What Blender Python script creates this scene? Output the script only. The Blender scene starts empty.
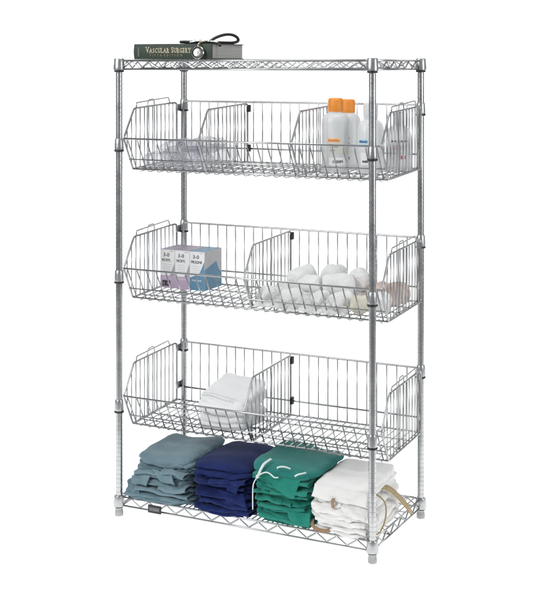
import bpy, bmesh, math, random
from mathutils import Vector, Matrix, noise
random.seed(7)
C = bpy.context.scene
COL = C.collection
R = math.radians

# ---------------------------------------------------------------- camera
cd = bpy.data.cameras.new('camera'); cam = bpy.data.objects.new('camera', cd); COL.objects.link(cam)
cam.location = (2.975, -4.511, 1.9)
cam.rotation_euler = (R(90), 0, R(26.44))
cd.sensor_fit = 'HORIZONTAL'; cd.sensor_width = 36; cd.lens = 36*1276/550
cd.shift_y = -(300-63)/550
cd.clip_start = .05; cd.clip_end = 100
C.camera = cam

# ---------------------------------------------------------------- world, lights, exposure
w = bpy.data.worlds.new('World'); C.world = w; w.use_nodes = True
w.node_tree.nodes['Background'].inputs[0].default_value = (.93, .96, 1, 1)
w.node_tree.nodes['Background'].inputs[1].default_value = .34
C.view_settings.view_transform = 'Standard'; C.view_settings.look = 'None'
C.view_settings.exposure = 0; C.view_settings.gamma = 1
ctr = Vector((.57, .27, 0)); VR = Vector((.8955, .4452, 0)); VF = Vector((-.4452, .8955, 0))
def S(r, f, z): return ctr + VR*r + VF*f + Vector((0, 0, z))
def softbox(name, pos, aim, sx, sy, power, col=(1, 1, 1)):
    l = bpy.data.lights.new(name, 'AREA'); l.shape = 'RECTANGLE'; l.size = sx; l.size_y = sy; l.energy = power; l.color = col
    o = bpy.data.objects.new(name, l); COL.objects.link(o); o.location = pos
    o.rotation_euler = (Vector(aim)-Vector(pos)).to_track_quat('-Z', 'Y').to_euler()
softbox('softbox_key', S(-3.0, -2.4, 3.0), S(0, 0, .8), 1.4, 2.2, 100)
softbox('softbox_fill', S(3.2, -2.0, 2.0), S(0, 0, .8), .8, 2.2, 42)
softbox('softbox_top', S(.3, -.6, 4.4), S(0, .2, 0), 2.2, 1.2, 60)

# ---------------------------------------------------------------- materials
def mat(name, col, rough=.5, metal=0, **k):
    m = bpy.data.materials.new(name); m.use_nodes = True
    b = m.node_tree.nodes['Principled BSDF']
    b.inputs['Base Color'].default_value = (*col, 1); b.inputs['Roughness'].default_value = rough
    b.inputs['Metallic'].default_value = metal
    for a, v in k.items(): b.inputs[a].default_value = v
    return m
def vary(m, c1, c2, scale, detail=4, bump=0, bscale=None, stretch=(1, 1, 1), rough=None):
    nt = m.node_tree; b = nt.nodes['Principled BSDF']
    tc = nt.nodes.new('ShaderNodeTexCoord'); mp = nt.nodes.new('ShaderNodeMapping'); mp.inputs['Scale'].default_value = stretch
    nt.links.new(tc.outputs['Object'], mp.inputs[0])
    n = nt.nodes.new('ShaderNodeTexNoise'); n.inputs['Scale'].default_value = scale; n.inputs['Detail'].default_value = detail
    nt.links.new(mp.outputs[0], n.inputs['Vector'])
    r = nt.nodes.new('ShaderNodeValToRGB'); r.color_ramp.elements[0].position = .3; r.color_ramp.elements[1].position = .7
    r.color_ramp.elements[0].color = (*c1, 1); r.color_ramp.elements[1].color = (*c2, 1)
    nt.links.new(n.outputs['Fac'], r.inputs[0]); nt.links.new(r.outputs[0], b.inputs['Base Color'])
    if rough:
        q = nt.nodes.new('ShaderNodeMapRange'); q.inputs[3].default_value = rough[0]; q.inputs[4].default_value = rough[1]
        nt.links.new(n.outputs['Fac'], q.inputs[0]); nt.links.new(q.outputs[0], b.inputs['Roughness'])
    if bump:
        n2 = nt.nodes.new('ShaderNodeTexNoise'); n2.inputs['Scale'].default_value = bscale or scale; n2.inputs['Detail'].default_value = 5
        nt.links.new(mp.outputs[0], n2.inputs['Vector'])
        bp = nt.nodes.new('ShaderNodeBump'); bp.inputs['Strength'].default_value = bump; bp.inputs['Distance'].default_value = .004
        nt.links.new(n2.outputs['Fac'], bp.inputs['Height']); nt.links.new(bp.outputs[0], b.inputs['Normal'])
    return m
M_post = vary(mat('galvanised_post', (.5, .51, .53), .26, 1), (.44, .45, .455), (.57, .58, .585), 18, 5, rough=(.18, .34))
M_wire = vary(mat('chromed_wire', (.4, .41, .43), .3, 1), (.38, .385, .39), (.50, .505, .51), 12, 3, rough=(.22, .38))
M_coll = vary(mat('cast_collar', (.5, .51, .52), .34, 1), (.44, .45, .455), (.56, .57, .57), 40, 4, rough=(.28, .42))
M_black = mat('black_plastic', (.018, .018, .02), .45)
M_foot = vary(mat('grey_foot', (.4, .4, .4), .5), (.33, .34, .34), (.45, .45, .45), 60, 3)
M_back = mat('emissive_white_sweep', (.5, .5, .5), .9)      # emission added so the sweep stays white and shadowless; also lights the unit
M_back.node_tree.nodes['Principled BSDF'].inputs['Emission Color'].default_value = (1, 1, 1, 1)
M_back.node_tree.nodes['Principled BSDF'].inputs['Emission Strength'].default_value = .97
M_cover = vary(mat('green_book_cloth', (.03, .05, .03), .6), (.022, .038, .026), (.034, .052, .036), 30, 6, .3, 500)
M_page = vary(mat('page_edges', (.36, .36, .34), .8), (.30, .30, .285), (.42, .42, .40), 9, 4, stretch=(1, 1, 60))
M_gold = mat('cream_lettering', (.72, .62, .42), .5)
M_dull = mat('dull_gold_lettering', (.34, .28, .18), .5)
M_rubber = mat('black_rubber', (.012, .012, .013), .38)
M_steel = mat('brushed_steel', (.6, .59, .57), .22, 1)
M_tanm = mat('warm_metal', (.42, .34, .24), .3, 1)
M_dial = mat('pale_diaphragm', (.75, .76, .77), .35)
M_orange = vary(mat('orange_cap', (.9, .3, .03), .42), (.86, .28, .025), (.95, .34, .05), 30)
M_wcap = mat('white_cap', (.76, .78, .79), .4)
def milky(name, col, alpha, rough=.3):
    m = mat(name, col, rough); b = m.node_tree.nodes['Principled BSDF']; b.inputs['Alpha'].default_value = alpha; return m
M_bottle = milky('translucent_bottle', (.76, .78, .785), .76, .34)
M_bottle2 = milky('clear_bottle', (.68, .72, .73), .66, .25)
M_label = mat('white_label', (.86, .86, .85), .5)
M_ink = mat('dark_print', (.03, .03, .035), .5)
M_orp = mat('orange_print', (.8, .26, .04), .5)
M_blp = mat('blue_print', (.03, .16, .38), .5)
M_pkp = mat('pink_print', (.72, .38, .40), .5)
M_rdp = mat('red_print', (.55, .12, .16), .5)
M_card = vary(mat('white_carton', (.8, .8, .79), .45), (.84, .84, .84), (.88, .88, .87), 20)
M_lilac = vary(mat('lilac_print', (.5, .36, .52), .45), (.50, .37, .53), (.56, .43, .58), 20)
M_violet = vary(mat('grey_violet_print', (.3, .26, .33), .5), (.36, .32, .40), (.46, .42, .5), 60)
M_blue = vary(mat('blue_carton_print', (.1, .25, .38), .45), (.095, .24, .37), (.13, .29, .43), 20)
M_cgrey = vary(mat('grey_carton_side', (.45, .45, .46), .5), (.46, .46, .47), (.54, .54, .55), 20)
M_faint = mat('pale_grey_print', (.58, .60, .60), .5)
def cloth(name, c1, c2, bump=.5, sheen=.25):
    m = vary(mat(name, c1, .85), c1, c2, 14, 6, bump, 260)
    b = m.node_tree.nodes['Principled BSDF']; b.inputs['Sheen Weight'].default_value = sheen; b.inputs['Specular IOR Level'].default_value = .2
    return m
M_c1 = cloth('blue_grey_cotton', (.120, .195, .230), (.165, .250, .290))
M_c2 = cloth('navy_cotton', (.005, .014, .082), (.010, .023, .120), sheen=.08)
M_c3 = cloth('green_cotton', (.010, .190, .138), (.022, .255, .195), sheen=.15)
M_c3t = cloth('teal_green_cotton', (.014, .165, .140), (.026, .220, .195), sheen=.15)
M_c4 = cloth('white_cotton', (.80, .795, .775), (.87, .865, .85))
M_tape = cloth('white_cotton_tape', (.66, .74, .72), (.78, .84, .82))
M_tan = cloth('tan_webbing', (.36, .27, .14), (.46, .36, .20))
M_tan2 = cloth('brown_webbing', (.30, .19, .11), (.38, .25, .15))
M_gauze = cloth('white_gauze', (.84, .84, .83), (.89, .89, .88), 1.0)
M_crepe = cloth('tan_crepe', (.58, .44, .38), (.70, .56, .49), .9)
M_gauze.node_tree.nodes['Principled BSDF'].inputs['Subsurface Weight'].default_value = .6
M_gauze.node_tree.nodes['Principled BSDF'].inputs['Subsurface Radius'].default_value = (.03, .03, .03)
M_gauze.node_tree.nodes['Principled BSDF'].inputs['Subsurface Scale'].default_value = 1
M_cream = cloth('cream_gauze', (.70, .67, .52), (.80, .77, .65), .9)
M_pack = cloth('white_nonwoven', (.80, .81, .81), (.87, .875, .875), .3)
M_bag = milky('clear_crinkled_film', (.60, .60, .67), .42, .12)
_nt = M_bag.node_tree; _n = _nt.nodes.new('ShaderNodeTexNoise'); _n.inputs['Scale'].default_value = 70; _n.inputs['Detail'].default_value = 5; _n.noise_type = 'RIDGED_MULTIFRACTAL'
_tc = _nt.nodes.new('ShaderNodeTexCoord'); _nt.links.new(_tc.outputs['Object'], _n.inputs['Vector'])
_mr = _nt.nodes.new('ShaderNodeMapRange'); _mr.inputs[1].default_value = .3; _mr.inputs[2].default_value = 1.2; _mr.inputs[3].default_value = .34; _mr.inputs[4].default_value = .88
_nt.links.new(_n.outputs['Fac'], _mr.inputs[0]); _nt.links.new(_mr.outputs[0], _nt.nodes['Principled BSDF'].inputs['Alpha'])
_bp = _nt.nodes.new('ShaderNodeBump'); _bp.inputs['Strength'].default_value = 1; _bp.inputs['Distance'].default_value = .006
_nt.links.new(_n.outputs['Fac'], _bp.inputs['Height']); _nt.links.new(_bp.outputs[0], _nt.nodes['Principled BSDF'].inputs['Normal'])

# ---------------------------------------------------------------- helpers
def setp(o, label=None, cat=None, group=None, kind=None):
    for k, v in (('label', label), ('category', cat), ('group', group), ('kind', kind)):
        if v: o[k] = v
    return o
def empty(name, loc, label, cat, group=None, rz=0):
    o = bpy.data.objects.new(name, None); COL.objects.link(o); o.location = loc; o.rotation_euler.z = rz
    o.empty_display_size = .05
    return setp(o, label, cat, group)
def obj(name, bm, m, parent=None, smooth=True, angle=None):
    me = bpy.data.meshes.new(name); bmesh.ops.recalc_face_normals(bm, faces=bm.faces[:]) ; bm.to_mesh(me); bm.free()
    for mm in (m if isinstance(m, (list, tuple)) else [m]): me.materials.append(mm)
    if smooth:
        for p in me.polygons: p.use_smooth = True
        if angle: me.set_sharp_from_angle(angle=R(angle))
    o = bpy.data.objects.new(name, me); COL.objects.link(o)
    if parent:
        o.parent = parent
        off = parent
        l = Vector((0, 0, 0)); rot = 0
        while off: l = l + off.location; off = off.parent
        o.location = -l            # meshes are written in scene coordinates
        o.matrix_parent_inverse = Matrix.Identity(4)
    return o
# parts are built in scene coordinates; their thing is an Empty with no rotation
def tube(bm, pts, r, n=7, closed=False, cap=True, flat=None):
    pts = [Vector(p) for p in pts]; N = len(pts); rings = []
    up = None
    for i, p in enumerate(pts):
        a = pts[i-1] if (i > 0 or closed) else p; b = pts[(i+1) % N] if (i < N-1 or closed) else p
        t = (b-a).normalized()
        if up is None:
            up = Vector((0, 0, 1)) if abs(t.z) < .9 else Vector((1, 0, 0))
        u = (up - t*up.dot(t)).normalized(); v = t.cross(u); up = u
        # mitre
        s = 1
        if 0 < i < N-1 or closed:
            d1 = (p-a).normalized(); d2 = (b-p).normalized(); c = max(.5, math.sqrt(max(0, (1+d1.dot(d2))/2))); s = 1/c if c > .8 else 1
        ru, rv = (flat if flat else (r, r))
        rings.append([bm.verts.new(p + u*math.cos(k*2*math.pi/n)*ru*s + v*math.sin(k*2*math.pi/n)*rv*s) for k in range(n)])
    L = N if closed else N-1
    for i in range(L):
        A, B = rings[i], rings[(i+1) % N]
        for k in range(n): bm.faces.new((A[k], A[(k+1) % n], B[(k+1) % n], B[k]))
    if cap and not closed:
        bm.faces.new(rings[0][::-1]); bm.faces.new(rings[-1])
def corners(pts, rad, n=3, closed=True):
    pts = [Vector(p) for p in pts]; out = []; N = len(pts)
    for i, p in enumerate(pts):
        if not closed and i in (0, N-1): out.append(p); continue
        a = (pts[i-1]-p); b = (pts[(i+1) % N]-p); ra = min(rad, a.length*.45, b.length*.45)
        A = p+a.normalized()*ra; B = p+b.normalized()*ra
        for k in range(n+1):
            t = k/n; out.append(A*(1-t)**2 + p*2*t*(1-t) + B*t*t)
    return out
def smooth_path(pts, n=6):
    P = [Vector(p) for p in pts]; P = [P[0]]+P+[P[-1]]; out = []
    for i in range(1, len(P)-2):
        for k in range(n):
            t = k/n; a, b, c, d = P[i-1:i+3]
            out.append(.5*((2*b)+(c-a)*t+(2*a-5*b+4*c-d)*t*t+(3*b-a-3*c+d)*t**3))
    out.append(P[-2]); return out
def lathe(bm, prof, c, n=28):
    rings = []
    for r, z in prof: rings.append([bm.verts.new((c[0]+r*math.cos(k*2*math.pi/n), c[1]+r*math.sin(k*2*math.pi/n), c[2]+z)) for k in range(n)])
    for A, B in zip(rings, rings[1:]):
        for k in range(n): bm.faces.new((A[k], A[(k+1) % n], B[(k+1) % n], B[k]))
    bm.faces.new(rings[0][::-1]); bm.faces.new(rings[-1])
def box(bm, lo, hi, bevel=0, segs=2):
    r = bmesh.ops.create_cube(bm, size=1); vs = r['verts']
    for v in vs: v.co = Vector([(lo[i]+hi[i])/2 + v.co[i]*(hi[i]-lo[i]) for i in range(3)])
    if bevel:
        es = list({e for v in vs for e in v.link_edges})
        bmesh.ops.bevel(bm, geom=es, offset=bevel, segments=segs, affect='EDGES', profile=.6)
def B(): return bmesh.new()
def text_mesh(s, size, sx=1, extrude=.0003, font_shear=0, spacing=1):
    cu = bpy.data.curves.new('lettering', 'FONT'); cu.body = s; cu.size = size; cu.extrude = extrude
    cu.space_character = spacing; cu.shear = font_shear; cu.resolution_u = 3
    o = bpy.data.objects.new('lettering', cu); COL.objects.link(o)
    dg = bpy.context.evaluated_depsgraph_get(); me = bpy.data.meshes.new_from_object(o.evaluated_get(dg))
    bpy.data.objects.remove(o); bpy.data.curves.remove(cu)
    bm = B(); bm.from_mesh(me); bpy.data.meshes.remove(me)
    for v in bm.verts: v.co.x *= sx
    return bm
def place_text(bm, pos, width=None):
    """text in the plane facing -Y, start at pos"""
    if width:
        x1 = max(v.co.x for v in bm.verts); x0 = min(v.co.x for v in bm.verts)
        for v in bm.verts: v.co.x = (v.co.x-x0)*width/(x1-x0)
    for v in bm.verts:
        x, y, z = v.co; v.co = Vector((pos[0]+x, pos[1]-z, pos[2]+y))
    return bm
def join(a, b):
    me = bpy.data.meshes.new('t'); b.to_mesh(me); b.free(); a.from_mesh(me); bpy.data.meshes.remove(me); return a
def nz(x, y, z, s=0): return noise.noise(Vector((x+s*7.31, y-s*3.17, z+s*1.93)))

W, D = 1.1457, .5354
RING = (1.532, .979, .436)
POSTS = [(0, 0), (W, 0), (W, D), (0, D)]

# ---------------------------------------------------------------- backdrop
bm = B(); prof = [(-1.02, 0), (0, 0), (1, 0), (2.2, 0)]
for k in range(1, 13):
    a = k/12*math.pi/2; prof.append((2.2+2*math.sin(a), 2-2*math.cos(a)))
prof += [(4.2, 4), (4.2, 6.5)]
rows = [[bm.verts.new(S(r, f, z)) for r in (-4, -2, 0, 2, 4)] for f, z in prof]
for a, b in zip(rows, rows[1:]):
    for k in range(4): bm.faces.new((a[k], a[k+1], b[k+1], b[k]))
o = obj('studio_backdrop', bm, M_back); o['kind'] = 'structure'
bm = B(); bm.faces.new([bm.verts.new(S(a, b_, -.006)) for a, b_ in ((-9, -9), (9, -9), (9, 6), (-9, 6))])
o = obj('studio_floor', bm, vary(mat('grey_studio_floor', (.4, .4, .4), .7), (.36, .36, .36), (.44, .44, .44), 3)); o['kind'] = 'structure'

# ---------------------------------------------------------------- shelving unit
unit = empty('wire_shelving_unit', (W/2, D/2, 0), 'tall chrome wire shelving unit with three basket tiers full of medical supplies', 'shelving unit')
RP = .0143
def collar_bm(c, z0, h, r0=.0185, r1=.0225):
    bm = B()
    lathe(bm, [(RP+.0012, 0), (r1*.97, 0), (r1, .003), (r1, h*.30), (r0+.0006, h*.55), (r0, h-.004), (r0-.002, h), (RP+.0012, h)], (c[0], c[1], z0), 24)
    return bm
def ring_bm(c, z0, h=.0085, r=.0205):
    bm = B(); lathe(bm, [(RP+.001, 0), (r-.001, 0), (r, .0015), (r, h-.0015), (r-.001, h), (RP+.001, h)], (c[0], c[1], z0), 24); return bm
for ip, (px, py) in enumerate(POSTS):
    bm = B(); pr = [(RP-.001, .012)]; z = .03
    ztop = 1.915
    while z < ztop-.02:
        pr += [(RP, z), (RP, z+.0150), (RP-.0013, z+.0158), (RP-.0013, z+.0174), (RP, z+.0182)]; z += .0185
    pr += [(RP, ztop-.004), (RP-.004, ztop)]
    lathe(bm, pr, (px, py, 0), 24)
    post = obj('post', bm, M_post, unit, angle=50)
    bm = B(); lathe(bm, [(.010, 0), (.0165, 0), (.0175, .002), (.0175, .018), (.0155, .022), (.0155, .028), (.006, .030)], (px, py, 0), 24)
    obj('levelling_foot', bm, M_foot, post, angle=40)
    rear = ip >= 2
    for zr in RING:
        zz = zr + (.152 if rear else 0)
        obj('collar', collar_bm((px, py), zz+.0045, .046, .0178, .0192), M_coll, post, angle=40)
        obj('clip_ring', ring_bm((px, py), zz-.0045), M_black, post, angle=40)
    # shelf collars, top and bottom
    obj('collar', collar_bm((px, py), .0395, .046, .0215, .0235), M_coll, post, angle=40)
    obj('clip_ring', ring_bm((px, py), .0335, .0055, .0185), M_black, post, angle=40)
    obj('collar', collar_bm((px, py), 1.8705, .048, .0215, .0235), M_coll, post, angle=40)
    obj('clip_ring', ring_bm((px, py), 1.8615), M_black, post, angle=40)

def zigzag(bm, a, b, zlo, zhi, n, r):
    a = Vector(a); b = Vector(b); pts = []
    for k in range(n+1):
        p = a.lerp(b, k/n); lo, hi = (zlo, zhi) if k % 2 == 0 else (zhi, zlo)
        pts.append(Vector((p.x, p.y, lo)))
    tube(bm, corners(pts, .006, 2, False), r, 6)
def wire_shelf(zt, zb, name_plate=False):
    g = .020
    bm = B()
    # rim: upper and lower rails on all four sides, zigzag between them
    sides = [((g, 0), (W-g, 0)), ((W, g), (W, D-g)), ((W-g, D), (g, D)), ((0, D-g), (0, g))]
    for (a, b) in sides:
        L = math.dist(a, b); n = 2*round(L/.082)
        tube(bm, [(*a, zt-.003), (*b, zt-.003)], .0039, 8)
        tube(bm, [(*a, zb), (*b, zb)], .0038, 8)
        zigzag(bm, (*a, 0), (*b, 0), zb+.004, zt-.007, n, .0032)
    shelf = obj('wire_shelf', bm, M_wire, unit)
    bm = B(); n = 50
    for k in range(n):
        x = g+.004 + (W-2*g-.008)*k/(n-1)
        tube(bm, [(x, -.002, zt-.004), (x, .002, zt), (x, D-.002, zt), (x, D+.002, zt-.004)], .0025, 6)
    for y in (.09, .27, .45):
        tube(bm, [(g, y, zt-.0045), (W-g, y, zt-.0045)], .0026, 7)
    obj('wire_mat', bm, M_wire, shelf)
    for y in (.18, .36):
        bm = B()
        tube(bm, [(.002, y, zt-.005), (W-.002, y, zt-.005)], .003, 7)
        tube(bm, [(.002, y, zb+.004), (W-.002, y, zb+.004)], .003, 7)
        zigzag(bm, (.002, y, 0), (W-.002, y, 0), zb+.006, zt-.008, 28, .0022)
        obj('truss', bm, M_wire, shelf)
    if name_plate:
        bm = B(); box(bm, (.147, -.0085, .037), (.210, -.0035, .070), .002)
        p = obj('name_plate', bm, M_black, shelf); p['label'] = 'small black maker plate clipped to front rim'
        bm = B(); rnd = random.Random(3)
        x = .155
        while x < .200:
            d = rnd.uniform(.0025, .0045); box(bm, (x, -.0092, .0455 + rnd.uniform(0, .002)), (x+d, -.0086, .0610)); x += d+.0013
        obj('plate_marking', bm, M_faint2, shelf)
M_faint2 = mat('worn_grey_print', (.22, .22, .24), .5)
wire_shelf(.083, .044, True)
wire_shelf(1.912, 1.874)

# basket tiers
XL, XR = -.022, W+.010
PROF = [(.068, .046), (.150, .172), (.492, .188), (.508, .180), (.508, -.070), (.140, -.088)]   # (y, z) round the side panel
def prof_z(y):
    top = None; bot = None
    P = PROF
    if y <= .150: top = .046+(y-.068)/(.150-.068)*(.172-.046)
    else: top = .172+(y-.150)/(.492-.150)*.016
    if y <= .140: bot = .046+(y-.068)/(.140-.068)*(-.088-.046)
    else: bot = -.088+(y-.140)/(.508-.140)*.018
    return bot, top
def panel_bm(x, zr, loops=False, step=.0345, ymin=.095):
    bm = B()
    tube(bm, corners([(x, y, zr+z) for y, z in PROF], .010), .0045, 8, closed=True)
    y = ymin
    while y < .500:
        b, t = prof_z(y); tube(bm, [(x, y, zr+b), (x, y, zr+t)], .0028, 6); y += step
    if loops:
        # raised stacking loop on the top rail plus a narrow hanger beside it
        tube(bm, corners([(x+.0055, .160, zr+.170), (x+.0055, .160, zr+.196), (x+.0055, .425, zr+.213), (x+.0055, .440, zr+.186)], .008, 3, False), .0030, 7)
        tube(bm, corners([(x-.0055, .265, zr-.078), (x-.0055, .265, zr+.178), (x-.0055, .275, zr+.206), (x-.0055, .318, zr+.209), (x-.0055, .325, zr+.180), (x-.0055, .325, zr-.076)], .008, 3, False), .0026, 7)
    return bm
DIV = ([.343, .770], [.556], [.556])
for it, zr in enumerate(RING):
    # frame and floor of the basket
    bm = B()
    tube(bm, [(XL, .068, zr+.046), (XR, .068, zr+.046)], .0043, 8)             # front lip
    fy, fz = .117, -.045
    tube(bm, [(XL, fy-.004, zr+fz), (XR, fy-.004, zr+fz)], .0030, 7)
    tube(bm, [(XL, .140, zr-.088), (XR, .140, zr-.088)], .0040, 8)
    tube(bm, [(XL, .510, zr-.072), (XR, .510, zr-.072)], .0040, 8)
    bk = obj('wire_basket', bm, M_wire, unit)
    bk['label'] = ['top basket tier with two dividers', 'middle basket tier with one divider', 'lowest basket tier with one divider'][it]
    bm = B(); n = 25
    for k in range(n):
        x = XL+.02+(XR-XL-.04)*k/(n-1)
        tube(bm, [(x, .067, zr+.044), (x, .138, zr-.085)], .0028, 6)
    obj('front_grid', bm, M_wire, bk)
    bm = B(); n = 37
    for k in range(n):
        x = XL+.012+(XR-XL-.024)*k/(n-1)
        tube(bm, [(x, .138, zr-.086), (x, .512, zr-.069)], .0027, 6)
    for y in (.21, .30, .40):
        z = zr-.091+(y-.14)/.37*.018
        tube(bm, [(XL, y, z), (XR, y, z)], .0030, 7)
    for y0 in (.150, .30):
        pts = []
        m = 48
        for k in range(m+1):
            x = XL+.030+(XR-XL-.060)*k/m; yy = y0+(.022 if k % 2 else 0)
            pts.append((x, yy, zr-.093+(y0-.14)/.37*.018-(0 if k % 2 else .006)))
        tube(bm, corners(pts, .006, 2, False), .0022, 6)
    obj('floor_grid', bm, M_wire, bk)
    bm = B()
    tube(bm, corners([(.008, .516, zr-.070), (.008, .516, zr+.194), (W-.008, .516, zr+.194), (W-.008, .516, zr-.070)], .008, 3, False), .0043, 8)
    tube(bm, [(-.018, .519, zr-.013), (W+.006, .519, zr-.013)], .0040, 8)
    n = 25
    for k in range(1, n):
        x = .008+(W-.016)*k/n; tube(bm, [(x, .514, zr-.071), (x, .514, zr+.194)], .0028, 6)
    obj('back_panel', bm, M_wire, bk)
    for x in (XL, XR):
        obj('side_panel', panel_bm(x, zr, True), M_wire, bk)
        # hooks that clip the side panel to the rear post collars
        sx = 1 if x < .5 else -1
        for zz in (.150, -.020):
            bm = B(); box(bm, (min(x, x+sx*.012), .4955, zr+zz), (max(x, x+sx*.012), .5275, zr+zz+.032), .003)
            obj('panel_hook', bm, M_coll, bk, angle=40)
    for x in DIV[it]:
        obj('divider', panel_bm(x, zr, False, .0345, .105), M_wire, bk)
        for zz in (.150, -.026):
            bm = B(); box(bm, (x-.004, .5035, zr+zz), (x+.010, .5235, zr+zz+.032), .002)
            obj('divider_clip', bm, M_black, bk, angle=40)

# ---------------------------------------------------------------- book and stethoscope on the top shelf
TZ = 1.9155
bx0, bx1, by0, by1, bz0, bz1 = .040, .415, .052, .335, TZ, TZ+.064
book = empty('book', ((bx0+bx1)/2, (by0+by1)/2, bz0), 'thick dark green hardback surgery book lying on the top shelf', 'book')
bm = B()
box(bm, (bx0, by0+.004, bz0), (bx1, by1, bz0+.0035), .001)
box(bm, (bx0, by0+.004, bz1-.0035), (bx1, by1, bz1), .001)
# rounded spine
n = 10; vs = []
for k in range(n+1):
    t = k/n; z = bz0+(bz1-bz0)*t; y = by0+.0035-.0055*math.sin(math.pi*t)
    vs.append((y, z))
inner = [(by0+.010, z) for _, z in vs]
for (xa, xb) in ((bx0, bx1),):
    L = [bm.verts.new((xa, y, z)) for y, z in vs+inner[::-1]]; Rr = [bm.verts.new((xb, y, z)) for y, z in vs+inner[::-1]]
    m = len(L)
    for k in range(m): bm.faces.new((L[k], L[(k+1) % m], Rr[(k+1) % m], Rr[k]))
    bm.faces.new(L[::-1]); bm.faces.new(Rr)
obj('cover', bm, M_cover, book, angle=35)
bm = B(); box(bm, (bx0+.004, by0+.010, bz0+.0037), (bx1-.0035, by1-.006, bz1-.0037))
obj('page_block', bm, M_page, book, smooth=False)
# serif capitals: the built-in letterforms with slab feet added
def serif_line(s, x, z, h, sx, m, name, y, small=.80, sp=1.12, foot=True):
    bm = B(); cx = x
    for i, ch in enumerate(s):
        if ch == ' ': cx += h*.42*sx; continue
        hh = h if (i == 0 or s[i-1] == ' ') else h*small
        t = text_mesh(ch, hh/.70, sx*.80)
        x0 = min(v.co.x for v in t.verts); x1 = max(v.co.x for v in t.verts)
        for v in t.verts: v.co.x -= x0
        wd = x1-x0
        place_text(t, (cx, y, z)); join(bm, t)
        if foot:
            st = hh*.06
            spots = {'V': [(0, 1), (wd, 1)], 'A': [(0, 0), (wd, 0)], 'Y': [(0, 1), (wd, 1), (wd/2, 0)], 'R': [(wd*.12, 0), (wd*.95, 0), (wd*.05, 1)], 'L': [(wd*.12, 1), (wd*.12, 0)], 'U': [(wd*.06, 1), (wd*.94, 1)], 'E': [(0, 0), (0, 1)], 'F': [(wd*.12, 0)], 'I': [(wd/2, 0), (wd/2, 1)], 'T': [(wd/2, 0)], 'H': [(0, 0), (wd, 0), (0, 1), (wd, 1)], 'N': [(0, 1), (0, 0), (wd, 1)]}.get(ch, [])
            for fx, top in spots:
                zz = z+(hh if top else 0); box(bm, (cx+fx-hh*.14, y-.0008, zz-st), (cx+fx+hh*.14, y+.0002, zz+st))
        cx += wd+h*.20*sp
    return obj(name, bm, m, book, smooth=False), cx
serif_line('VASCULAR SURGERY', .102, TZ+.0275, .0225, .86, M_gold, 'title_lettering', by0-.0024, .80, .95)
serif_line('FIFTH EDITION', .122, TZ+.0115, .0100, 1.0, M_dull, 'edition_lettering', by0-.0022, 1, 4.2, False)
bm = B()
for k, (a, b) in enumerate([(.012, .017), (.019, .026), (.028, .033), (.035, .043), (.045, .050)]): box(bm, (.060, by0-.0026, TZ+a), (.068, by0-.0012, TZ+b))
obj('spine_emblem', bm, mat('grey_green_print', (.12, .15, .12), .5), book, smooth=False)

st = empty('stethoscope', (.363, .03, TZ), 'black stethoscope draped over the green book with its silver chestpiece leaning on the spine', 'stethoscope')
BZ = bz1
bm = B()
tube(bm, smooth_path([(.250, .085, BZ+.008), (.262, .095, BZ+.0085), (.280, .10, BZ+.0078), (.297, .105, BZ+.0075), (.320, .115, BZ+.0075), (.345, .125, BZ+.0075)], 5), .0062, 10)
tube(bm, smooth_path([(.352, .13, BZ+.006), (.363, .14, BZ+.013), (.370, .16, BZ+.024), (.380, .19, BZ+.034), (.390, .22, BZ+.040), (.401, .25, BZ+.040), (.409, .275, BZ+.033), (.412, .290, BZ+.022), (.409, .290, BZ+.012), (.398, .270, BZ+.0065), (.385, .235, BZ+.006), (.372, .20, BZ+.006)], 6), .0064, 10)
tube(bm, smooth_path([(.250, .085, BZ+.008), (.240, .110, BZ+.008), (.26, .15, BZ+.007), (.31, .17, BZ+.006), (.372, .20, BZ+.006)], 5), .0062, 10)
obj('rubber_tubing', bm, M_rubber, st)
bm = B()
tube(bm, smooth_path([(.298, .080, BZ+.0065), (.318, .085, BZ+.012), (.345, .09, BZ+.013), (.372, .10, BZ+.011), (.392, .10, BZ+.009), (.412, .11, BZ+.004)], 6), .0042, 10)
tube(bm, smooth_path([(.300, .072, BZ+.006), (.325, .076, BZ+.009), (.350, .085, BZ+.010), (.372, .10, BZ+.011)], 6), .0032, 10)
obj('headset_tube', bm, M_steel, st)
bm = B(); tube(bm, smooth_path([(.363, .034, TZ+.047), (.362, .038, TZ+.062), (.366, .060, BZ+.006), (.374, .085, BZ+.010)], 5), .0036, 10)
obj('stem', bm, M_tanm, st)
bm = B(); bmesh.ops.create_uvsphere(bm, u_segments=16, v_segments=10, radius=.007, matrix=Matrix.Translation((.428, .10, BZ-.006)))
tube(bm, [(.412, .11, BZ+.004), (.428, .10, BZ-.004)], .004, 8)
obj('ear_tip', bm, M_rubber, st)
def disc(bm, prof, c, tilt, n=40):
    """lathe about an axis pointing to -Y (towards the viewer), leaning back by tilt"""
    b2 = B(); lathe(b2, prof, (0, 0, 0), n)
    Mx = Matrix.Translation(c) @ Matrix.Rotation(R(12), 4, 'Z') @ Matrix.Rotation(R(90-tilt), 4, 'X')
    b2.transform(Mx); join(bm, b2)
cc = (.362, .034, TZ+.0265)
bm = B(); disc(bm, [(.010, -.010), (.022, -.006), (.0255, 0), (.0265, .004), (.0245, .0062), (.0195, .0066), (.0185, .0045)], cc, 8)
cp = obj('chestpiece', bm, M_steel, st, angle=30)
bm = B(); disc(bm, [(.0180, .0040), (.0245, .0068), (.0232, .0086), (.0185, .0088), (.0165, .0072), (.016, .004)], cc, 8); obj('rubber_rim', bm, M_rubber, cp, angle=50)
bm = B(); disc(bm, [(.001, .0040), (.0170, .0040), (.0165, .0066), (.010, .0074), (.0058, .0072), (.0052, .0095), (.001, .0098)], cc, 8); obj('diaphragm', bm, M_steel, cp, angle=30)

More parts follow.
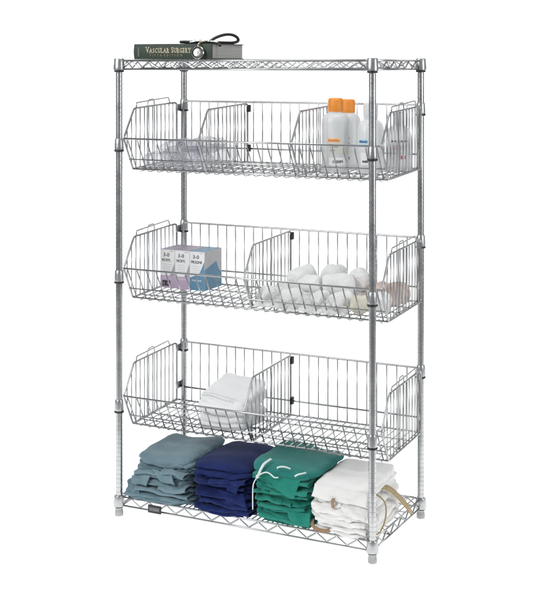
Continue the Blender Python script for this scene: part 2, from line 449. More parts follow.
# ---------------------------------------------------------------- bottles, top tier
FZ1 = RING[0]-.078
def bottle(x, y, r, hb, hn, rn, capr, caph, label, m, mcap, ribs=True, shoulder=.32, group=None):
    t = empty('bottle', (x, y, FZ1), label, 'bottle', group)
    bm = B(); sh = r*shoulder*3
    pr = [(r*.8, 0), (r*.95, .002), (r, .008), (r, hb*.5), (r, hb-.01)]
    for k in range(1, 8):
        a = k/8*math.pi/2; pr.append((rn+(r-rn)*math.cos(a), hb-.01+sh*math.sin(a)))
    top = hb-.01+sh
    pr += [(rn, top+.002), (rn, top+hn), (rn*.9, top+hn)]
    lathe(bm, pr, (x, y, FZ1), 36)
    obj('bottle_body', bm, m, t, angle=50)
    if capr:
        bm = B(); z0 = top+hn-.004; n = 48; rings = []
        for rr, zz, rb in ((rn, z0, 0), (capr*.98, z0, 1), (capr, z0+.003, 1), (capr, z0+caph*.80, 1), (capr*.95, z0+caph*.93, 0), (capr*.80, z0+caph, 0), (.002, z0+caph*1.005, 0)):
            rings.append([bm.verts.new((x+(rr-(.0012 if (k % 2 and rb) else 0))*math.cos(k*2*math.pi/n), y+(rr-(.0012 if (k % 2 and rb) else 0))*math.sin(k*2*math.pi/n), FZ1+zz)) for k in range(n)])
        for A, Q in zip(rings, rings[1:]):
            for k in range(n): bm.faces.new((A[k], A[(k+1) % n], Q[(k+1) % n], Q[k]))
        obj('cap', bm, mcap, t, angle=50)
    return t
def on_bottle(t, x, y, r, a0, a1, z0, z1, m, name='label', off=.0006):
    """curved patch; angles in degrees measured from -Y towards +X"""
    bm = B(); n = max(2, int((a1-a0)/6)+1); A = []
    for k in range(n+1):
        a = R(a0+(a1-a0)*k/n); dx, dy = math.sin(a), -math.cos(a)
        A.append([bm.verts.new((x+dx*rr, y+dy*rr, FZ1+z)) for rr, z in ((r+off, z0), (r+off, z1), (r+off-.0004, z1), (r+off-.0004, z0))])
    for p, q in zip(A, A[1:]):
        for k in range(4): bm.faces.new((p[k], q[k], q[(k+1) % 4], p[(k+1) % 4]))
    bm.faces.new(A[0]); bm.faces.new(A[-1][::-1])
    return obj(name, bm, m, t, smooth=False)
def scribble(t, x, y, r, a0, a1, z0, z1, m, seed, name='label_print', off=.0014, wmin=1.5, wmax=4):
    """a row of small printed characters, too small to be read in the photograph"""
    rnd = random.Random(seed); bm = B(); a = a0
    while a < a1:
        d = rnd.uniform(wmin, wmax); e = min(a+d, a1)
        zt = z1-rnd.uniform(0, .25)*(z1-z0)
        vs = []
        for aa in (R(a), R(e)):
            for rr in (r+off, r+off-.0004):
                for z in (z0, zt): vs.append(bm.verts.new((x+math.sin(aa)*rr, y-math.cos(aa)*rr, FZ1+z)))
        bmesh.ops.convex_hull(bm, input=vs)
        a = e+1.3
    return obj(name, bm, m, t, smooth=False)
VA = 26.44
b = bottle(.868, .285, .058, .212, .010, .030, .0315, .056, 'frosted bottle with orange screw cap in front of the other orange-capped one', M_bottle, M_orange, shoulder=.22)
X, Y, r = .868, .285, .058
on_bottle(b, X, Y, r, VA-30, VA+40, .030, .062, M_label)
on_bottle(b, X, Y, r, VA-38, VA+16, .122, .142, mat('peach_label', (.86, .62, .40), .5))
on_bottle(b, X, Y, r, VA-42, VA+60, .075, .118, milky('pale_cream_label', (.8, .8, .74), .6, .5))
scribble(b, X, Y, r, VA-34, VA+12, .127, .137, M_orp, 4, wmin=3, wmax=6)
scribble(b, X, Y, r, VA-26, VA+6, .104, .108, M_dull, 5)
scribble(b, X, Y, r, VA-26, VA-6, .090, .094, M_dull, 8)
bt = text_mesh('1000M', .0165, 1.2)
x0 = min(v.co.x for v in bt.verts); x1 = max(v.co.x for v in bt.verts)
for v in bt.verts:
    xx, yy, zz = v.co; a = R(VA-14+(xx-x0)/(x1-x0)*40); rr = r+.0024+zz
    v.co = Vector((X+math.sin(a)*rr, Y-math.cos(a)*rr, FZ1+.040+yy))
obj('volume_mark', bt, M_ink, b, smooth=False)
for z0, z1, m in ((.134, .143, M_dull), (.100, .122, M_dull), (.052, .062, M_ink)):
    on_bottle(b, X, Y, r, VA+64, VA+72, z0, z1, m, 'barcode')
b = bottle(.864, .420, .054, .208, .008, .030, .0315, .056, 'frosted bottle with orange screw cap half hidden behind the first orange-capped one', M_bottle, M_orange, shoulder=.22)
b = bottle(1.016, .300, .055, .175, .022, .0285, .0300, .054, 'white-capped milky bottle directly behind the front right post', M_bottle, M_wcap, shoulder=.30)
X, Y, r = 1.016, .300, .055
on_bottle(b, X, Y, r, VA-62, VA-14, .112, .140, mat('pale_blue_label', (.55, .70, .78), .5))
scribble(b, X, Y, r, VA-58, VA-18, .124, .135, M_blp, 6, wmin=3, wmax=6)
on_bottle(b, X, Y, r, VA-50, VA+20, .035, .085, M_label)
scribble(b, X, Y, r, VA-40, VA-10, .045, .054, M_ink, 9, wmin=3, wmax=6)
b = bottle(1.083, .440, .054, .140, .056, .0225, 0, 0, 'uncapped clear bottle with pink and black print, rightmost in the top basket', M_bottle2, M_wcap, shoulder=.36)
X, Y, r = 1.083, .440, .054
scribble(b, X, Y, r, VA-42, VA+36, .122, .129, M_ink, 11, wmin=3, wmax=7)
scribble(b, X, Y, r, VA-34, VA+30, .103, .107, M_pkp, 12, wmin=5, wmax=9)
scribble(b, X, Y, r, VA-34, VA+30, .094, .0975, M_pkp, 13, wmin=5, wmax=9)
on_bottle(b, X, Y, r, VA-2, VA+28, .052, .066, M_rdp, 'red_block')
on_bottle(b, X, Y, r, VA-36, VA-8, .052, .060, M_label)

# ---------------------------------------------------------------- crinkled clear bags, top tier left
def bag(cx, cy, cz, sx, sy, sz, rot, tilt, seed, label):
    bm = B(); bmesh.ops.create_icosphere(bm, subdivisions=5, radius=1)
    for v in bm.verts:
        p = v.co.copy()
        q = Vector((math.copysign(abs(p.x)**.55, p.x)*sx, math.copysign(abs(p.y)**.55, p.y)*sy, p.z*sz*(1-.5*max(abs(p.x), abs(p.y))**3)))
        f = 0
        for o_, a_ in ((26, .008), (60, .006), (130, .0025)):
            f += (1-abs(nz(q.x*o_, q.y*o_, q.z*o_, seed))*2.2)*a_
        q += p.normalized()*(f-.008)
        v.co = q
    bm.transform(Matrix.Translation((cx, cy, cz)) @ Matrix.Rotation(R(rot), 4, 'Z') @ Matrix.Rotation(R(tilt), 4, 'X'))
    o = obj('plastic_bag', bm, M_bag, smooth=False)
    setp(o, label, 'plastic bag', 'clear crinkled bags heaped in the top basket')
for a in [(.080, .215, 1.484, .080, .068, .030, 10, 0, 1, 'crinkled clear bag at the front left end of the top basket heap'),
          (.225, .215, 1.486, .092, .068, .034, -6, 4, 2, 'crinkled clear bag at the front of the heap beside the first divider'),
          (.075, .385, 1.494, .080, .085, .034, 20, 0, 3, 'crinkled clear bag at the back left of the top basket heap'),
          (.240, .405, 1.500, .085, .090, .042, 5, 0, 4, 'crinkled clear bag at the back right of the heap beside the divider'),
          (.135, .290, 1.538, .085, .080, .026, -20, 6, 5, 'crinkled clear bag lying on top of the heap to the left'),
          (.240, .320, 1.546, .078, .095, .028, 12, 5, 6, 'crinkled clear bag lying on top of the heap to the right')]: bag(*a)

# ---------------------------------------------------------------- three suture cartons, middle tier
FZ2 = RING[1]-.073
def carton(x0, label, side, brand, size_pos, dark=False, last=False):
    wd = .0745; y0, y1 = .325, .480; z0, z1 = FZ2, FZ2+.170
    t = empty('suture_carton', (x0+wd/2, (y0+y1)/2, z0), label, 'carton', 'suture cartons side by side in the middle basket')
    bm = B(); box(bm, (x0, y0, z0), (x0+wd, y1, z1), .0015, 1); obj('carton_body', bm, M_card, t, smooth=False)
    # coloured top
    bm = B(); box(bm, (x0+.001, y0+.001, z1-.001), (x0+wd-.001, y1-.001, z1+.0007)); obj('top_panel', bm, M_violet if not last else M_blue, t, smooth=False)
    # coloured lower front with a rising swoosh at the right edge
    bm = B(); n = 14; sw = []
    for k in range(n+1):
        u = k/n; h = .055+(.040 if not last else .045)*max(0, (u-.60)/.40)**1.4 + (.0 if not last else .028*u)
        sw.append((x0+.0012+(wd-.0024)*u, z0+h))
    A = [(x0+.0012, z0+.001)]+sw+[(x0+wd-.0012, z0+.001)]
    f = [bm.verts.new((x, y0-.0006, z)) for x, z in A]; g = [bm.verts.new((x, y0+.001, z)) for x, z in A]
    bm.faces.new(f); bm.faces.new(g[::-1])
    for k in range(len(A)): bm.faces.new((f[k], f[(k+1) % len(A)], g[(k+1) % len(A)], g[k]))
    obj('front_print', bm, side, t, smooth=False)
    if not last:
        bm = B(); a = [(x0+wd*.72, z0+.062), (x0+wd-.0012, z0+.110), (x0+wd-.0012, z0+.056), (x0+wd*.70, z0+.056)]
        f = [bm.verts.new((x, y0-.0011, z)) for x, z in a]; g = [bm.verts.new((x, y0-.0003, z)) for x, z in a]
        bm.faces.new(f); bm.faces.new(g[::-1])
        for k in range(4): bm.faces.new((f[k], f[(k+1) % 4], g[(k+1) % 4], g[k]))
        obj('swoosh', bm, M_violet, t, smooth=False)
    obj('size_mark', place_text(text_mesh('3-0', .022, 1), (x0+.017, y0-.0009, z1-.031), .030), M_ink, t, smooth=False)
    obj('name_mark', place_text(text_mesh(brand, .017, 1), (x0+.008, y0-.0009, z1-.052), .046 if not last else .054), M_ink, t, smooth=False)
    obj('lower_name', place_text(text_mesh(brand, .011, 1), (x0+.012, y0-.0012, z0+.040), .048), M_card, t, smooth=False)
    bm = B(); rnd = random.Random(int(x0*1000)+2)
    for zz in (z1-.066, z1-.076, z1-.084, z1-.092):
        a = x0+.014+rnd.uniform(0, .006); e = x0+.052
        while a < e:
            d = rnd.uniform(.003, .008); box(bm, (a, y0-.0009, zz), (a+d, y0+.0003, zz+.0022)); a += d+.003
    obj('fine_print', bm, M_faint, t, smooth=False)
    bm = B()
    for q in range(7): box(bm, (x0+.050+q*.0026, y0-.0008, z1-.009), (x0+.0513+q*.0026, y0+.0003, z1-.005))
    obj('corner_print', bm, M_faint, t, smooth=False)
    bm = B(); box(bm, (x0+.002, (y0+y1)/2-.0006, z1+.0004), (x0+wd-.002, (y0+y1)/2+.0006, z1+.0010)); obj('flap_seam', bm, M_faint, t, smooth=False)
    if dark:
        bm = B(); box(bm, (x0+.012, y0-.0014, z0+.010), (x0+.052, y0, z0+.034)); obj('dark_stamp', bm, M_ink, t, smooth=False)
        obj('stamp_print', place_text(text_mesh('II X', .018, 1), (x0+.017, y0-.0019, z0+.015), .030), M_violet, t, smooth=False)
    if last:
        X1 = x0+wd
        bm = B(); a = [(y0+.001, z0+.001), (y0+.001, z0+.092), (y0+.050, z0+.104), (y0+.105, z0+.118), (y0+.128, z0+.080), (y1-.001, z0+.060), (y1-.001, z0+.001)]
        f = [bm.verts.new((X1+.0007, y, z)) for y, z in a]; g = [bm.verts.new((X1-.001, y, z)) for y, z in a]
        bm.faces.new(f); bm.faces.new(g[::-1])
        for k in range(len(a)): bm.faces.new((f[k], f[(k+1) % len(a)], g[(k+1) % len(a)], g[k]))
        obj('side_print', bm, M_blue, t, smooth=False)
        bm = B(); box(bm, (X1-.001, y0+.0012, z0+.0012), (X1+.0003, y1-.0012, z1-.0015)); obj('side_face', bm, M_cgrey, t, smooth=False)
carton(.002, 'white and lilac carton with a dark square stamp, left of the three', M_lilac, 'VICRYL', 0, dark=True)
carton(.0775, 'white and lilac carton in the middle of the row of three', M_lilac, 'VICRYL', 0)
carton(.153, 'white and blue suture carton at the right end of the row', M_blue, 'PROLENE', 0, last=True)

# ---------------------------------------------------------------- gauze rolls, middle tier right
def roll(cx, cy, cz, r, L, az, el, seed, m, label, cat='gauze roll', name='gauze_roll', group='bandage rolls heaped in the middle basket'):
    bm = B(); n = 48; rings = []
    prof = [(.06, -.49), (.35, -.52), (.70, -.505), (.88, -.46), (.97, -.38), (1.02, -.2), (1.03, 0), (1.02, .2), (.97, .38), (.88, .46), (.70, .505), (.35, .52), (.06, .49)]
    # refine profile
    pp = []
    for a, b_ in zip(prof, prof[1:]):
        for k in range(4): t = k/4; pp.append((a[0]+(b_[0]-a[0])*t, a[1]+(b_[1]-a[1])*t))
    pp.append(prof[-1])
    for rr, t in pp:
        ring = []
        for k in range(n):
            a = k*2*math.pi/n; p = Vector((math.cos(a)*rr*r, math.sin(a)*rr*r, t*L))
            f = nz(p.x*22, p.y*22, p.z*22, seed)*.010+(.4-abs(nz(p.x*40, p.y*40, p.z*90, seed)))*.004+nz(p.x*140, p.y*140, p.z*60, seed)*.0022+math.sin(t*L*900+a)*.0004
            if abs(t) > .48: p.z += math.copysign(math.sin(rr*30+a)*.0022, t)
            p += Vector((math.cos(a), math.sin(a), 0))*f*rr + Vector((0, 0, 1))*nz(p.x*30, p.y*30, t*3, seed+3)*.006
            ring.append(bm.verts.new(p))
        rings.append(ring)
    for A, Q in zip(rings, rings[1:]):
        for k in range(n): bm.faces.new((A[k], A[(k+1) % n], Q[(k+1) % n], Q[k]))
    bm.faces.new(rings[0][::-1]); bm.faces.new(rings[-1])
    bm.transform(Matrix.Translation((cx, cy, cz)) @ Matrix.Rotation(R(az), 4, 'Z') @ Matrix.Rotation(R(90-el), 4, 'Y'))
    setp(obj(name, bm, m), label, cat, group)
G = [(.632, .190, .940, .036, .110, 50, -8, 1, 'white gauze roll lowest at the left front next to the divider'),
     (.725, .185, .944, .038, .100, 20, 4, 2, 'white gauze roll lying nearly lengthwise low at the front, second from the divider'),
     (.835, .190, .944, .037, .100, -35, 0, 3, 'white gauze roll low at the front under the middle of the heap'),
     (.935, .185, .944, .037, .100, 60, 5, 4, 'white gauze roll low at the front left of the front right post'),
     (.640, .315, .942, .037, .110, 10, 0, 5, 'white gauze roll low at the back beside the divider'),
     (.755, .320, .946, .038, .100, 80, 0, 6, 'white gauze roll low in the second row under the left dome'),
     (.865, .325, .946, .038, .100, 20, 0, 7, 'white gauze roll low in the second row under the middle dome'),
     (.970, .320, .946, .038, .100, 70, 0, 8, 'white gauze roll low in the second row near the tan rolls'),
     (.715, .290, 1.006, .048, .105, 60, 12, 9, 'white gauze roll forming the tall left dome of the heap'),
     (.785, .225, .995, .038, .115, -25, 8, 10, 'white gauze roll lying across the top front of the heap'),
     (.838, .335, 1.018, .044, .105, 75, 8, 11, 'white gauze roll forming the tallest middle dome of the heap'),
     (.900, .245, 1.000, .042, .125, 25, 2, 12, 'white gauze roll resting on top left of the front right post'),
     (.955, .320, 1.008, .044, .095, 100, 10, 13, 'white gauze roll on top just behind the front right post')]
for g in G: roll(*g[:8], M_gauze, g[8])
roll(1.035, .185, .942, .034, .095, 15, 5, 14, M_cream, 'cream gauze roll low at the front behind the front right post')
roll(1.052, .300, .962, .042, .10, 80, 10, 15, M_crepe, 'tan crepe bandage roll nearer the front right post', 'bandage roll', 'bandage_roll')
roll(1.085, .425, .950, .045, .09, 35, 0, 16, M_crepe, 'tan crepe bandage roll in the back right corner of the middle basket', 'bandage roll', 'bandage_roll')
roll(1.100, .215, .948, .036, .075, 100, 10, 17, M_gauze, 'white gauze roll in the front right corner against the side panel')

# ---------------------------------------------------------------- soft folded slabs (garments and packs)
def slab(bm, x0, x1, y0, y1, zf, th, seed, edge=.012, droop=0, sag=None, nedge=.05, n=190, fine=1, tip=None):
    """one folded layer: a closed soft slab with a rolled edge; zf(u,v)=height of its underside"""
    cx, cy, hx, hy = (x0+x1)/2, (y0+y1)/2, (x1-x0)/2, (y1-y0)/2
    rs = [.10, .28, .45, .60, .72, .82, .90, .955]
    rows = []
    prof = [(r, 1.0) for r in rs]
    m = 11
    for k in range(m+1):
        a = math.pi/2-math.pi*k/m; prof.append((None, math.copysign(abs(math.sin(a))**.8, math.sin(a)), abs(math.cos(a))**.8))
    prof += [(r, -1.0) for r in rs[::-1]]
    for pr in prof:
        ring = []
        for k in range(n):
            a = 2*math.pi*k/n; c, s = math.cos(a), math.sin(a)
            e = 2/5.5
            ux = math.copysign(abs(c)**e, c); uy = math.copysign(abs(s)**e, s)
            en = 1+nz(c*1.6, s*1.6, seed*3.1, seed)*nedge+nz(c*6, s*6, seed*1.7, seed)*nedge*.35
            if pr[0] is None:
                q = 1-(1-pr[2])*th*.55/min(hx, hy); sz = pr[1]
            else: q = pr[0]*(1-th*.55/min(hx, hy)); sz = pr[1]
            u = ux*q*en; v = uy*q*en
            x = cx+u*hx; y = cy+v*hy
            ed = max(abs(u), abs(v)); dr = droop*max(0, ed-.72)**2/.0784
            z = zf((u+1)/2, (v+1)/2) - dr
            thick = th*(.93+.25*nz(x*9, y*9, seed*2.2, seed))
            z += thick*.5*(1+sz)
            # wrinkles: broad ones everywhere, tight ones running along the folded edge
            wz = nz(x*7, y*7, seed*.7, seed)*.006 + nz(x*22, y*22, seed*.9, seed)*.0022*fine
            if ed > .8:
                k2 = (ed-.8)/.2
                wz += nz(x*20, y*16, seed*1.3, seed+5)*.012*k2*fine + nz(x*70, y*50, seed*1.3, seed+2)*.0025*k2*fine
                rd = (.5-abs(nz(x*11, z*75, seed*.4, seed+9)))*.016 + (.4-abs(nz(x*30+z*60, z*160, seed*.8, seed+1)))*.007
                y -= math.copysign(rd-.008, v)*k2*fine*(1 if abs(v) > abs(u) else .2)
                x -= math.copysign((.5-abs(nz(y*14, z*80, seed*.6, seed+4)))*.014-.006, -u)*k2*fine*(1 if abs(u) > abs(v) else .2)
            ring.append(bm.verts.new((x, y, z+wz)))
        rows.append(ring)
    for A, Q in zip(rows, rows[1:]):
        for k in range(n): bm.faces.new((A[k], A[(k+1) % n], Q[(k+1) % n], Q[k]))
    bm.faces.new(rows[0]); bm.faces.new(rows[-1][::-1])
def stack(name, cat, group, m, x0, x1, y0, y1, z0, htop, spec, seed, lean=(0, 0), top_m=None, tslope=(0, 0)):
    """spec: list of (label, layer count, (dx0,dx1,dy0,dy1))"""
    spec = [(a, max(1, round(n_*1.4)), d) for a, n_, d in spec]
    total = sum(s[1] for s in spec); i = 0; rnd = random.Random(seed); objs = []
    ths = [rnd.uniform(.4, 1.7) for _ in range(total)]; ths[-1] = 1.6
    k_ = (htop-z0)/sum(ths); ths = [t*k_ for t in ths]; zs = [z0+sum(ths[:q]) for q in range(total)]
    for gi, (lab, nl, (d0, d1, d2, d3)) in enumerate(spec):
        bm = B()
        for l in range(nl):
            f = i/total; j = [rnd.uniform(-.014, .014) for _ in range(4)]
            fl = f
            th = ths[i]; w0, w1 = rnd.uniform(-.007, .007), rnd.uniform(-.007, .007)
            def zf(u, v, zz=zs[i], f=f, w0=w0*f, w1=w1*f):
                return zz + w0*(u-.5) + w1*(.4-v) + f*f*(tslope[0]*(u-.5)+tslope[1]*(v-.5)) + .006*f*math.sin(u*5+seed) - .010*f*max(0, .3-v)/.3
            slab(bm, x0+d0+j[0]+lean[0]*f, x1+d1+j[1]+lean[0]*f, y0+d2+j[2]+lean[1]*f, y1+d3+j[3]+lean[1]*f, zf, th*1.12, seed*10+i, droop=.006+.008*rnd.random(), nedge=.035+.03*rnd.random(), fine=1.0 if not (gi == len(spec)-1 and l == nl-1) else .55)
            i += 1
        o = obj(name, bm, top_m if (top_m and gi == len(spec)-1) else m)
        setp(o, lab, cat, group); objs.append(o)
    STK.append(objs); return objs
STK = []
SZ = .0855
stack('folded_garment', 'garment', 'blue-grey garments folded in a stack', M_c1, .012, .335, .004, .37, SZ, .272, [
    ('blue-grey folded garment at the bottom of its stack, bulging towards the front left post', 3, (-.008, .0, -.006, 0)),
    ('blue-grey folded garment second from the bottom of the blue-grey stack', 3, (.022, -.004, .0, 0)),
    ('blue-grey folded garment third from the bottom with rolled folds at its front', 2, (.028, -.012, .002, 0)),
    ('blue-grey folded garment on top of the stack with a broad smooth face', 2, (.036, .0, .004, -.02))], 3, lean=(.010, .01))
stack('folded_garment', 'garment', 'navy garments folded in a stack', M_c2, .350, .612, -.002, .36, SZ, .272, [
    ('navy blue folded garment at the bottom of the navy stack', 3, (.0, .010, 0, 0)),
    ('navy blue folded garment second from the bottom of the navy stack', 3, (.0, .0, 0, 0)),
    ('navy blue folded garment third from the bottom of the navy stack', 3, (-.006, -.006, .004, 0)),
    ('navy blue folded garment on top of the navy stack', 2, (-.006, -.012, .008, 0))], 5, lean=(-.006, .004))
stack('folded_garment', 'garment', 'green garments folded in a stack', M_c3, .632, .872, .010, .37, SZ, .306, [
    ('green folded garment at the bottom of the green stack', 3, (.008, .012, -.002, 0)),
    ('green folded garment second from the bottom of the green stack', 3, (.0, .0, .0, 0)),
    ('green folded garment in the middle of the green stack', 3, (-.006, .0, .0, 0)),
    ('green folded garment second from the top under the tape loops', 3, (-.012, .004, .0, 0)),
    ('teal green folded garment on top of the green stack just under the basket', 1, (-.026, .035, .006, .0))], 7, top_m=M_c3t)
stack('folded_garment', 'garment', 'white garments folded in a stack', M_c4, .893, 1.128, -.004, .37, SZ, .272, [
    ('white folded garment at the bottom of the white stack with a brown strap beneath', 3, (.0, .0, .0, 0)),
    ('white folded garment in the middle of the white stack with a small brown tab', 3, (-.006, -.004, -.004, 0)),
    ('white folded garment on top of the white stack', 2, (.0, -.004, .0, -.02))], 9, lean=(-.004, .008))

def ribbon(bm, pts, wid, thick, up=(0, 0, 1)):
    P = smooth_path(pts, 8); up = Vector(up); rows = []
    for i, p in enumerate(P):
        t = (P[min(i+1, len(P)-1)]-P[max(i-1, 0)]).normalized(); s = t.cross(up).normalized(); nn = s.cross(t).normalized()
        rows.append([bm.verts.new(p+s*a*wid/2+nn*b_*thick/2) for a, b_ in ((-1, -1), (1, -1), (1, 1), (-1, 1))])
    for A, Q in zip(rows, rows[1:]):
        for k in range(4): bm.faces.new((A[k], A[(k+1) % 4], Q[(k+1) % 4], Q[k]))
    bm.faces.new(rows[0]); bm.faces.new(rows[-1][::-1])
def sheet(bm, grid, thick, seed, amp=.004):
    """thin cloth following a grid of points"""
    top = []; n1, n2 = len(grid), len(grid[0])
    for i in range(n1):
        row = []
        for j in range(n2):
            p = Vector(grid[i][j]); p = p+Vector((nz(p.x*18, p.z*18, i*.3, seed), nz(p.x*25, p.z*25, 1.7, seed+1), nz(p.x*18, p.y*20, 4.1, seed+2)))*amp
            row.append(p)
        top.append(row)
    def nrm(i, j):
        a = top[min(i+1, n1-1)][j]-top[max(i-1, 0)][j]; b_ = top[i][min(j+1, n2-1)]-top[i][max(j-1, 0)]
        n_ = a.cross(b_); return n_.normalized() if n_.length > 1e-9 else Vector((0, 0, 1))
    F = [[bm.verts.new(top[i][j]+nrm(i, j)*thick/2) for j in range(n2)] for i in range(n1)]
    G_ = [[bm.verts.new(top[i][j]-nrm(i, j)*thick/2) for j in range(n2)] for i in range(n1)]
    for i in range(n1-1):
        for j in range(n2-1):
            bm.faces.new((F[i][j], F[i+1][j], F[i+1][j+1], F[i][j+1])); bm.faces.new((G_[i][j], G_[i][j+1], G_[i+1][j+1], G_[i+1][j]))
    for i in range(n1-1):
        for j in (0, n2-1): bm.faces.new((F[i][j], G_[i][j], G_[i+1][j], F[i+1][j]))
    for j in range(n2-1):
        for i in (0, n1-1): bm.faces.new((F[i][j], F[i][j+1], G_[i][j+1], G_[i][j]))
def u_fold(bm, x0, x1, y, z, h, seed, slope=0, depth=.07):
    x0 += .012; y += .010
    """a turned-over fold lying at the front of a stack: back, round and back again"""
    grid = []; n = 34
    for i in range(n+1):
        t = i/n; x = x0+(x1-x0)*t; hh = h*(.75+.5*abs(nz(t*3, 2, 1, seed))); yy = y+nz(t*4, 5, 2, seed)*.012; zz = z+slope*(t-.5)+nz(t*3.3, 1, 7, seed)*.009
        col = [(x, yy+depth, zz+.002), (x, yy+depth*.5, zz+.001), (x, yy+.012, zz)]
        for k in range(9):
            a = -math.pi/2-math.pi*k/8; col.append((x, yy+hh*.5*1.2*math.cos(a)+.004, zz+hh*.5+hh*.5*math.sin(a)))
        col += [(x, yy+.014, zz+hh), (x, yy+depth*.5, zz+hh), (x, yy+depth, zz+hh)]
        grid.append(col)
    sheet(bm, grid, .0026, seed, .006)
def flap(bm, a, b, c, d, seed, bulge=.006):
    """a loose corner of cloth hanging over the front; a,b upper edge, d,c lower edge"""
    a, b, c, d = map(Vector, (a, b, c, d)); grid = []
    for i in range(19):
        u = i/18; col = []
        for j in range(13):
            v = j/12; p = (a.lerp(b, u)).lerp(d.lerp(c, u), v); p.y -= bulge*math.sin(v*math.pi)*(.5+abs(nz(u*3, v*3, 0, seed))); col.append(p)
        grid.append(col)
    for col in grid:
        for p in col: p.y += .008; p.x += .006
    sheet(bm, grid, .0024, seed, .007)
def add_to(o, fn):
    bm = B(); fn(bm); bmesh.ops.recalc_face_normals(bm, faces=bm.faces[:])
    off = o.location
    b2 = B(); b2.from_mesh(o.data); join(b2, bm); b2.to_mesh(o.data); b2.free()
    for p in o.data.polygons: p.use_smooth = True
# turned folds and loose corners, each joined to the garment it belongs to
gb = STK[0]; nv = STK[1]; gr = STK[2]; wh = STK[3]
add_to(gb[0], lambda bm: (u_fold(bm, .02, .30, -.010, .094, .018, 1, -.004), u_fold(bm, .07, .335, -.014, .118, .014, 2, -.012), u_fold(bm, .018, .10, .004, .096, .030, 3, .006)))
add_to(gb[1], lambda bm: (u_fold(bm, .07, .32, -.008, .150, .016, 4, -.010), flap(bm, (.05, .004, .178), (.15, -.004, .186), (.13, -.014, .140), (.062, -.010, .150), 5), u_fold(bm, .18, .325, -.014, .136, .022, 6, .008)))
add_to(gb[2], lambda bm: (u_fold(bm, .06, .31, -.006, .190, .014, 7, .006), u_fold(bm, .20, .315, -.012, .205, .018, 8, -.014), flap(bm, (.15, -.002, .214), (.25, -.004, .208), (.27, -.016, .165), (.20, -.012, .176), 9)))
add_to(nv[0], lambda bm: (u_fold(bm, .36, .62, -.012, .092, .015, 11, .004), u_fold(bm, .38, .61, -.015, .115, .018, 12, -.010)))
add_to(nv[1], lambda bm: (u_fold(bm, .36, .60, -.014, .145, .014, 13, .010), flap(bm, (.47, -.004, .178), (.585, -.002, .176), (.60, -.018, .128), (.51, -.016, .142), 14)))
add_to(nv[2], lambda bm: (u_fold(bm, .35, .59, -.010, .190, .013, 15, -.012), u_fold(bm, .42, .60, -.014, .205, .020, 16, .012), flap(bm, (.50, .0, .226), (.575, .0, .228), (.56, -.018, .176), (.515, -.018, .184), 17)))
add_to(gr[0], lambda bm: (u_fold(bm, .65, .875, -.006, .092, .018, 21, -.006), flap(bm, (.78, .0, .148), (.875, .004, .142), (.882, -.014, .096), (.80, -.012, .104), 22)))
add_to(gr[1], lambda bm: (u_fold(bm, .64, .86, -.008, .140, .014, 23, .008), u_fold(bm, .63, .80, -.006, .160, .016, 24, -.010)))
add_to(gr[2], lambda bm: (u_fold(bm, .625, .87, -.004, .190, .013, 25, .006), u_fold(bm, .70, .875, -.012, .200, .018, 26, .016)))
add_to(gr[3], lambda bm: (u_fold(bm, .62, .87, -.004, .244, .014, 27, -.008), flap(bm, (.665, .0, .272), (.835, .002, .268), (.815, -.022, .196), (.735, -.022, .225), 28), u_fold(bm, .62, .78, -.006, .262, .014, 29, .010)))
add_to(wh[0], lambda bm: (u_fold(bm, .93, 1.12, -.014, .096, .016, 31, .010), u_fold(bm, .90, 1.12, -.012, .124, .018, 32, -.010)))
add_to(wh[1], lambda bm: (u_fold(bm, .89, 1.12, -.012, .160, .020, 33, -.012), u_fold(bm, .88, 1.02, -.010, .182, .016, 34, .006), flap(bm, (1.0, -.002, .205), (1.12, .0, .200), (1.125, -.016, .150), (1.03, -.016, .165), 35)))
add_to(wh[2], lambda bm: (flap(bm, (.895, .0, .262), (1.12, .0, .258), (1.125, -.014, .206), (.885, -.012, .214), 36, .004),))
# white tapes tied round the green stack
bm = B()
ribbon(bm, [(.690, .05, .318), (.684, .004, .312), (.676, -.008, .296), (.668, -.014, .275), (.663, -.016, .262)], .010, .0014, (1, 0, 0) if False else (0, -1, .3))
tube(bm, smooth_path([(.663, -.014, .262), (.652, -.018, .245), (.645, -.020, .225), (.643, -.020, .19), (.642, -.018, .155), (.640, -.014, .128)], 6), .0024, 8)
ribbon(bm, [(.663, -.014, .262), (.680, -.014, .276), (.700, -.012, .283), (.716, -.010, .278), (.735, -.012, .268), (.752, -.012, .270)], .005, .0014, (0, -1, .2))
ribbon(bm, [(.740, .002, .300), (.748, -.008, .308), (.765, -.010, .314), (.785, -.008, .314), (.798, .004, .306)], .006, .0014, (0, -1, .2))
ribbon(bm, [(.820, -.004, .282), (.835, -.006, .292), (.850, .000, .296), (.862, .012, .298)], .006, .0014, (0, -1, .2))
bmesh.ops.create_uvsphere(bm, u_segments=12, v_segments=8, radius=.0075, matrix=Matrix.Translation((.662, -.016, .262)))
setp(obj('cloth_tape', bm, M_tape), 'white cotton tape knotted around the front of the green stack', 'tape')
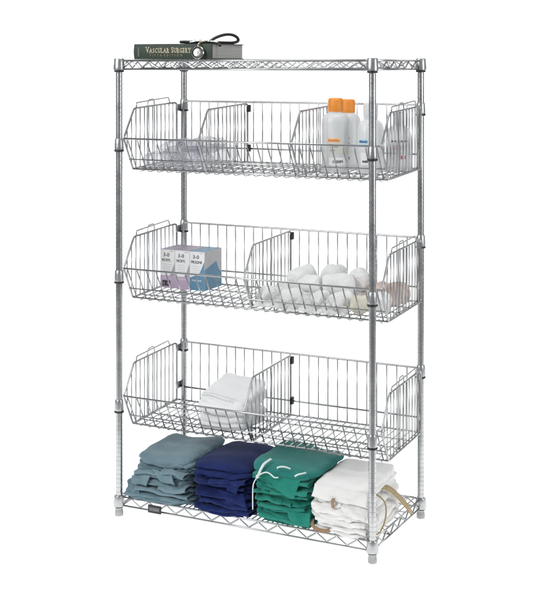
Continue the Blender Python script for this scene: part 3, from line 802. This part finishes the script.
# crumpled swabs spilling down the front of the gauze heap
def swab(c, sx, sy, rz, tilt, seed, label, m=None):
    bm = B(); n = 26; grid = []
    Mx = Matrix.Translation(c) @ Matrix.Rotation(R(rz), 4, 'Z') @ Matrix.Rotation(R(tilt), 4, 'X')
    for i in range(n+1):
        col = []
        for j in range(n+1):
            u, v = i/n*2-1, j/n*2-1
            z = nz(u*1.5, v*1.5, 0, seed)*.018+(.4-abs(nz(u*3, v*3, 2, seed)))*.014+nz(u*8, v*8, 1, seed)*.004-.010*(u*u+v*v)
            col.append(Mx @ Vector((u*sx*(1+.12*nz(v*2, 0, 0, seed)), v*sy*(1+.12*nz(u*2, 3, 0, seed)), z)))
        grid.append(col)
    sheet(bm, grid, .004, seed, .003)
    setp(obj('gauze_swab', bm, m or M_gauze), label, 'gauze swab', 'crumpled swabs among the gauze rolls')
swab((.640, .145, .945), .065, .045, 8, 48, 41, 'crumpled white swab leaning on the front grid next to the middle divider')
swab((.765, .150, .938), .070, .042, -6, 52, 42, 'crumpled white swab at the front grid under the left dome of rolls')
swab((.905, .148, .940), .070, .044, 5, 50, 43, 'crumpled white swab at the front grid under the middle of the heap')
# straps on the white stack
bm = B(); ribbon(bm, [(.985, .004, .222), (.986, -.014, .215), (.988, -.018, .200), (.990, -.014, .186)], .013, .002, (0, -1, 0))
setp(obj('fabric_tab', bm, M_tan2), 'short brown fabric tab hanging at the front of the white stack', 'fabric tab')
bm = B(); ribbon(bm, [(.888, .016, .118), (.896, -.004, .108), (.912, -.012, .098), (.94, -.015, .0935), (.965, -.010, .096), (.985, .014, .104)], .014, .0022, (0, -.8, .6))
setp(obj('webbing_strap', bm, M_tan2), 'brown webbing strap peeking out under the front of the white stack', 'strap')
bm = B(); ribbon(bm, [(1.110, .160, .235), (1.134, .185, .226), (1.155, .235, .185), (1.176, .285, .130), (1.183, .325, .0895)], .017, .0022, (.8, -.5, .4))
ribbon(bm, [(1.112, .178, .238), (1.139, .205, .222), (1.160, .255, .178), (1.180, .300, .126), (1.176, .345, .0885)], .010, .0022, (.8, -.5, .4))
setp(obj('webbing_strap', bm, M_tan), 'flat tan webbing strap slanting down right of the white stack onto the shelf', 'strap')
bm = B(); tube(bm, smooth_path([(1.115, .11, .222), (1.140, .10, .216), (1.160, .095, .198), (1.168, .085, .165), (1.166, .070, .130), (1.155, .055, .100), (1.140, .030, .090)], 7), .0030, 8)
setp(obj('tie_cord', bm, M_tan), 'thin tan cord curving down behind the front right post', 'cord')

# ---------------------------------------------------------------- white pads, lowest basket
FZ3 = RING[2]-.078
for k, (lab, z0, h, d, rz) in enumerate((('white folded pad underneath in the lowest basket', FZ3, .062, 0, 0), ('white wrapped pad with a creased top resting on the other pad', FZ3+.062, .078, .006, 0))):
    bm = B()
    if k == 0:
        slab(bm, .268, .490, .175, .44, lambda u, v: FZ3, .034, 61, droop=.0, nedge=.02)
        slab(bm, .268, .490, .178, .44, lambda u, v: FZ3+.032, .034, 62, droop=.002, nedge=.02)
    else:
        slab(bm, .262, .496, .172, .44, lambda u, v: FZ3+.064+.045*v-.012*u, .050, 63, droop=.004, nedge=.02, fine=.8)
        slab(bm, .268, .490, .185, .435, lambda u, v: FZ3+.108+.058*v-.012*u, .024, 64, droop=.010, nedge=.03, fine=.8)
    if k: 
        tube(bm, smooth_path([(.285, .200, FZ3+.1365), (.33, .196, FZ3+.142), (.38, .188, FZ3+.138), (.43, .184, FZ3+.130)], 6), .0028, 8)
        tube(bm, smooth_path([(.285, .212, FZ3+.1405), (.33, .210, FZ3+.147), (.38, .205, FZ3+.144), (.44, .198, FZ3+.136)], 6), .0026, 8)
    setp(obj('wrapped_pad', bm, M_pack), lab, 'pad', 'white pads in the lowest basket')
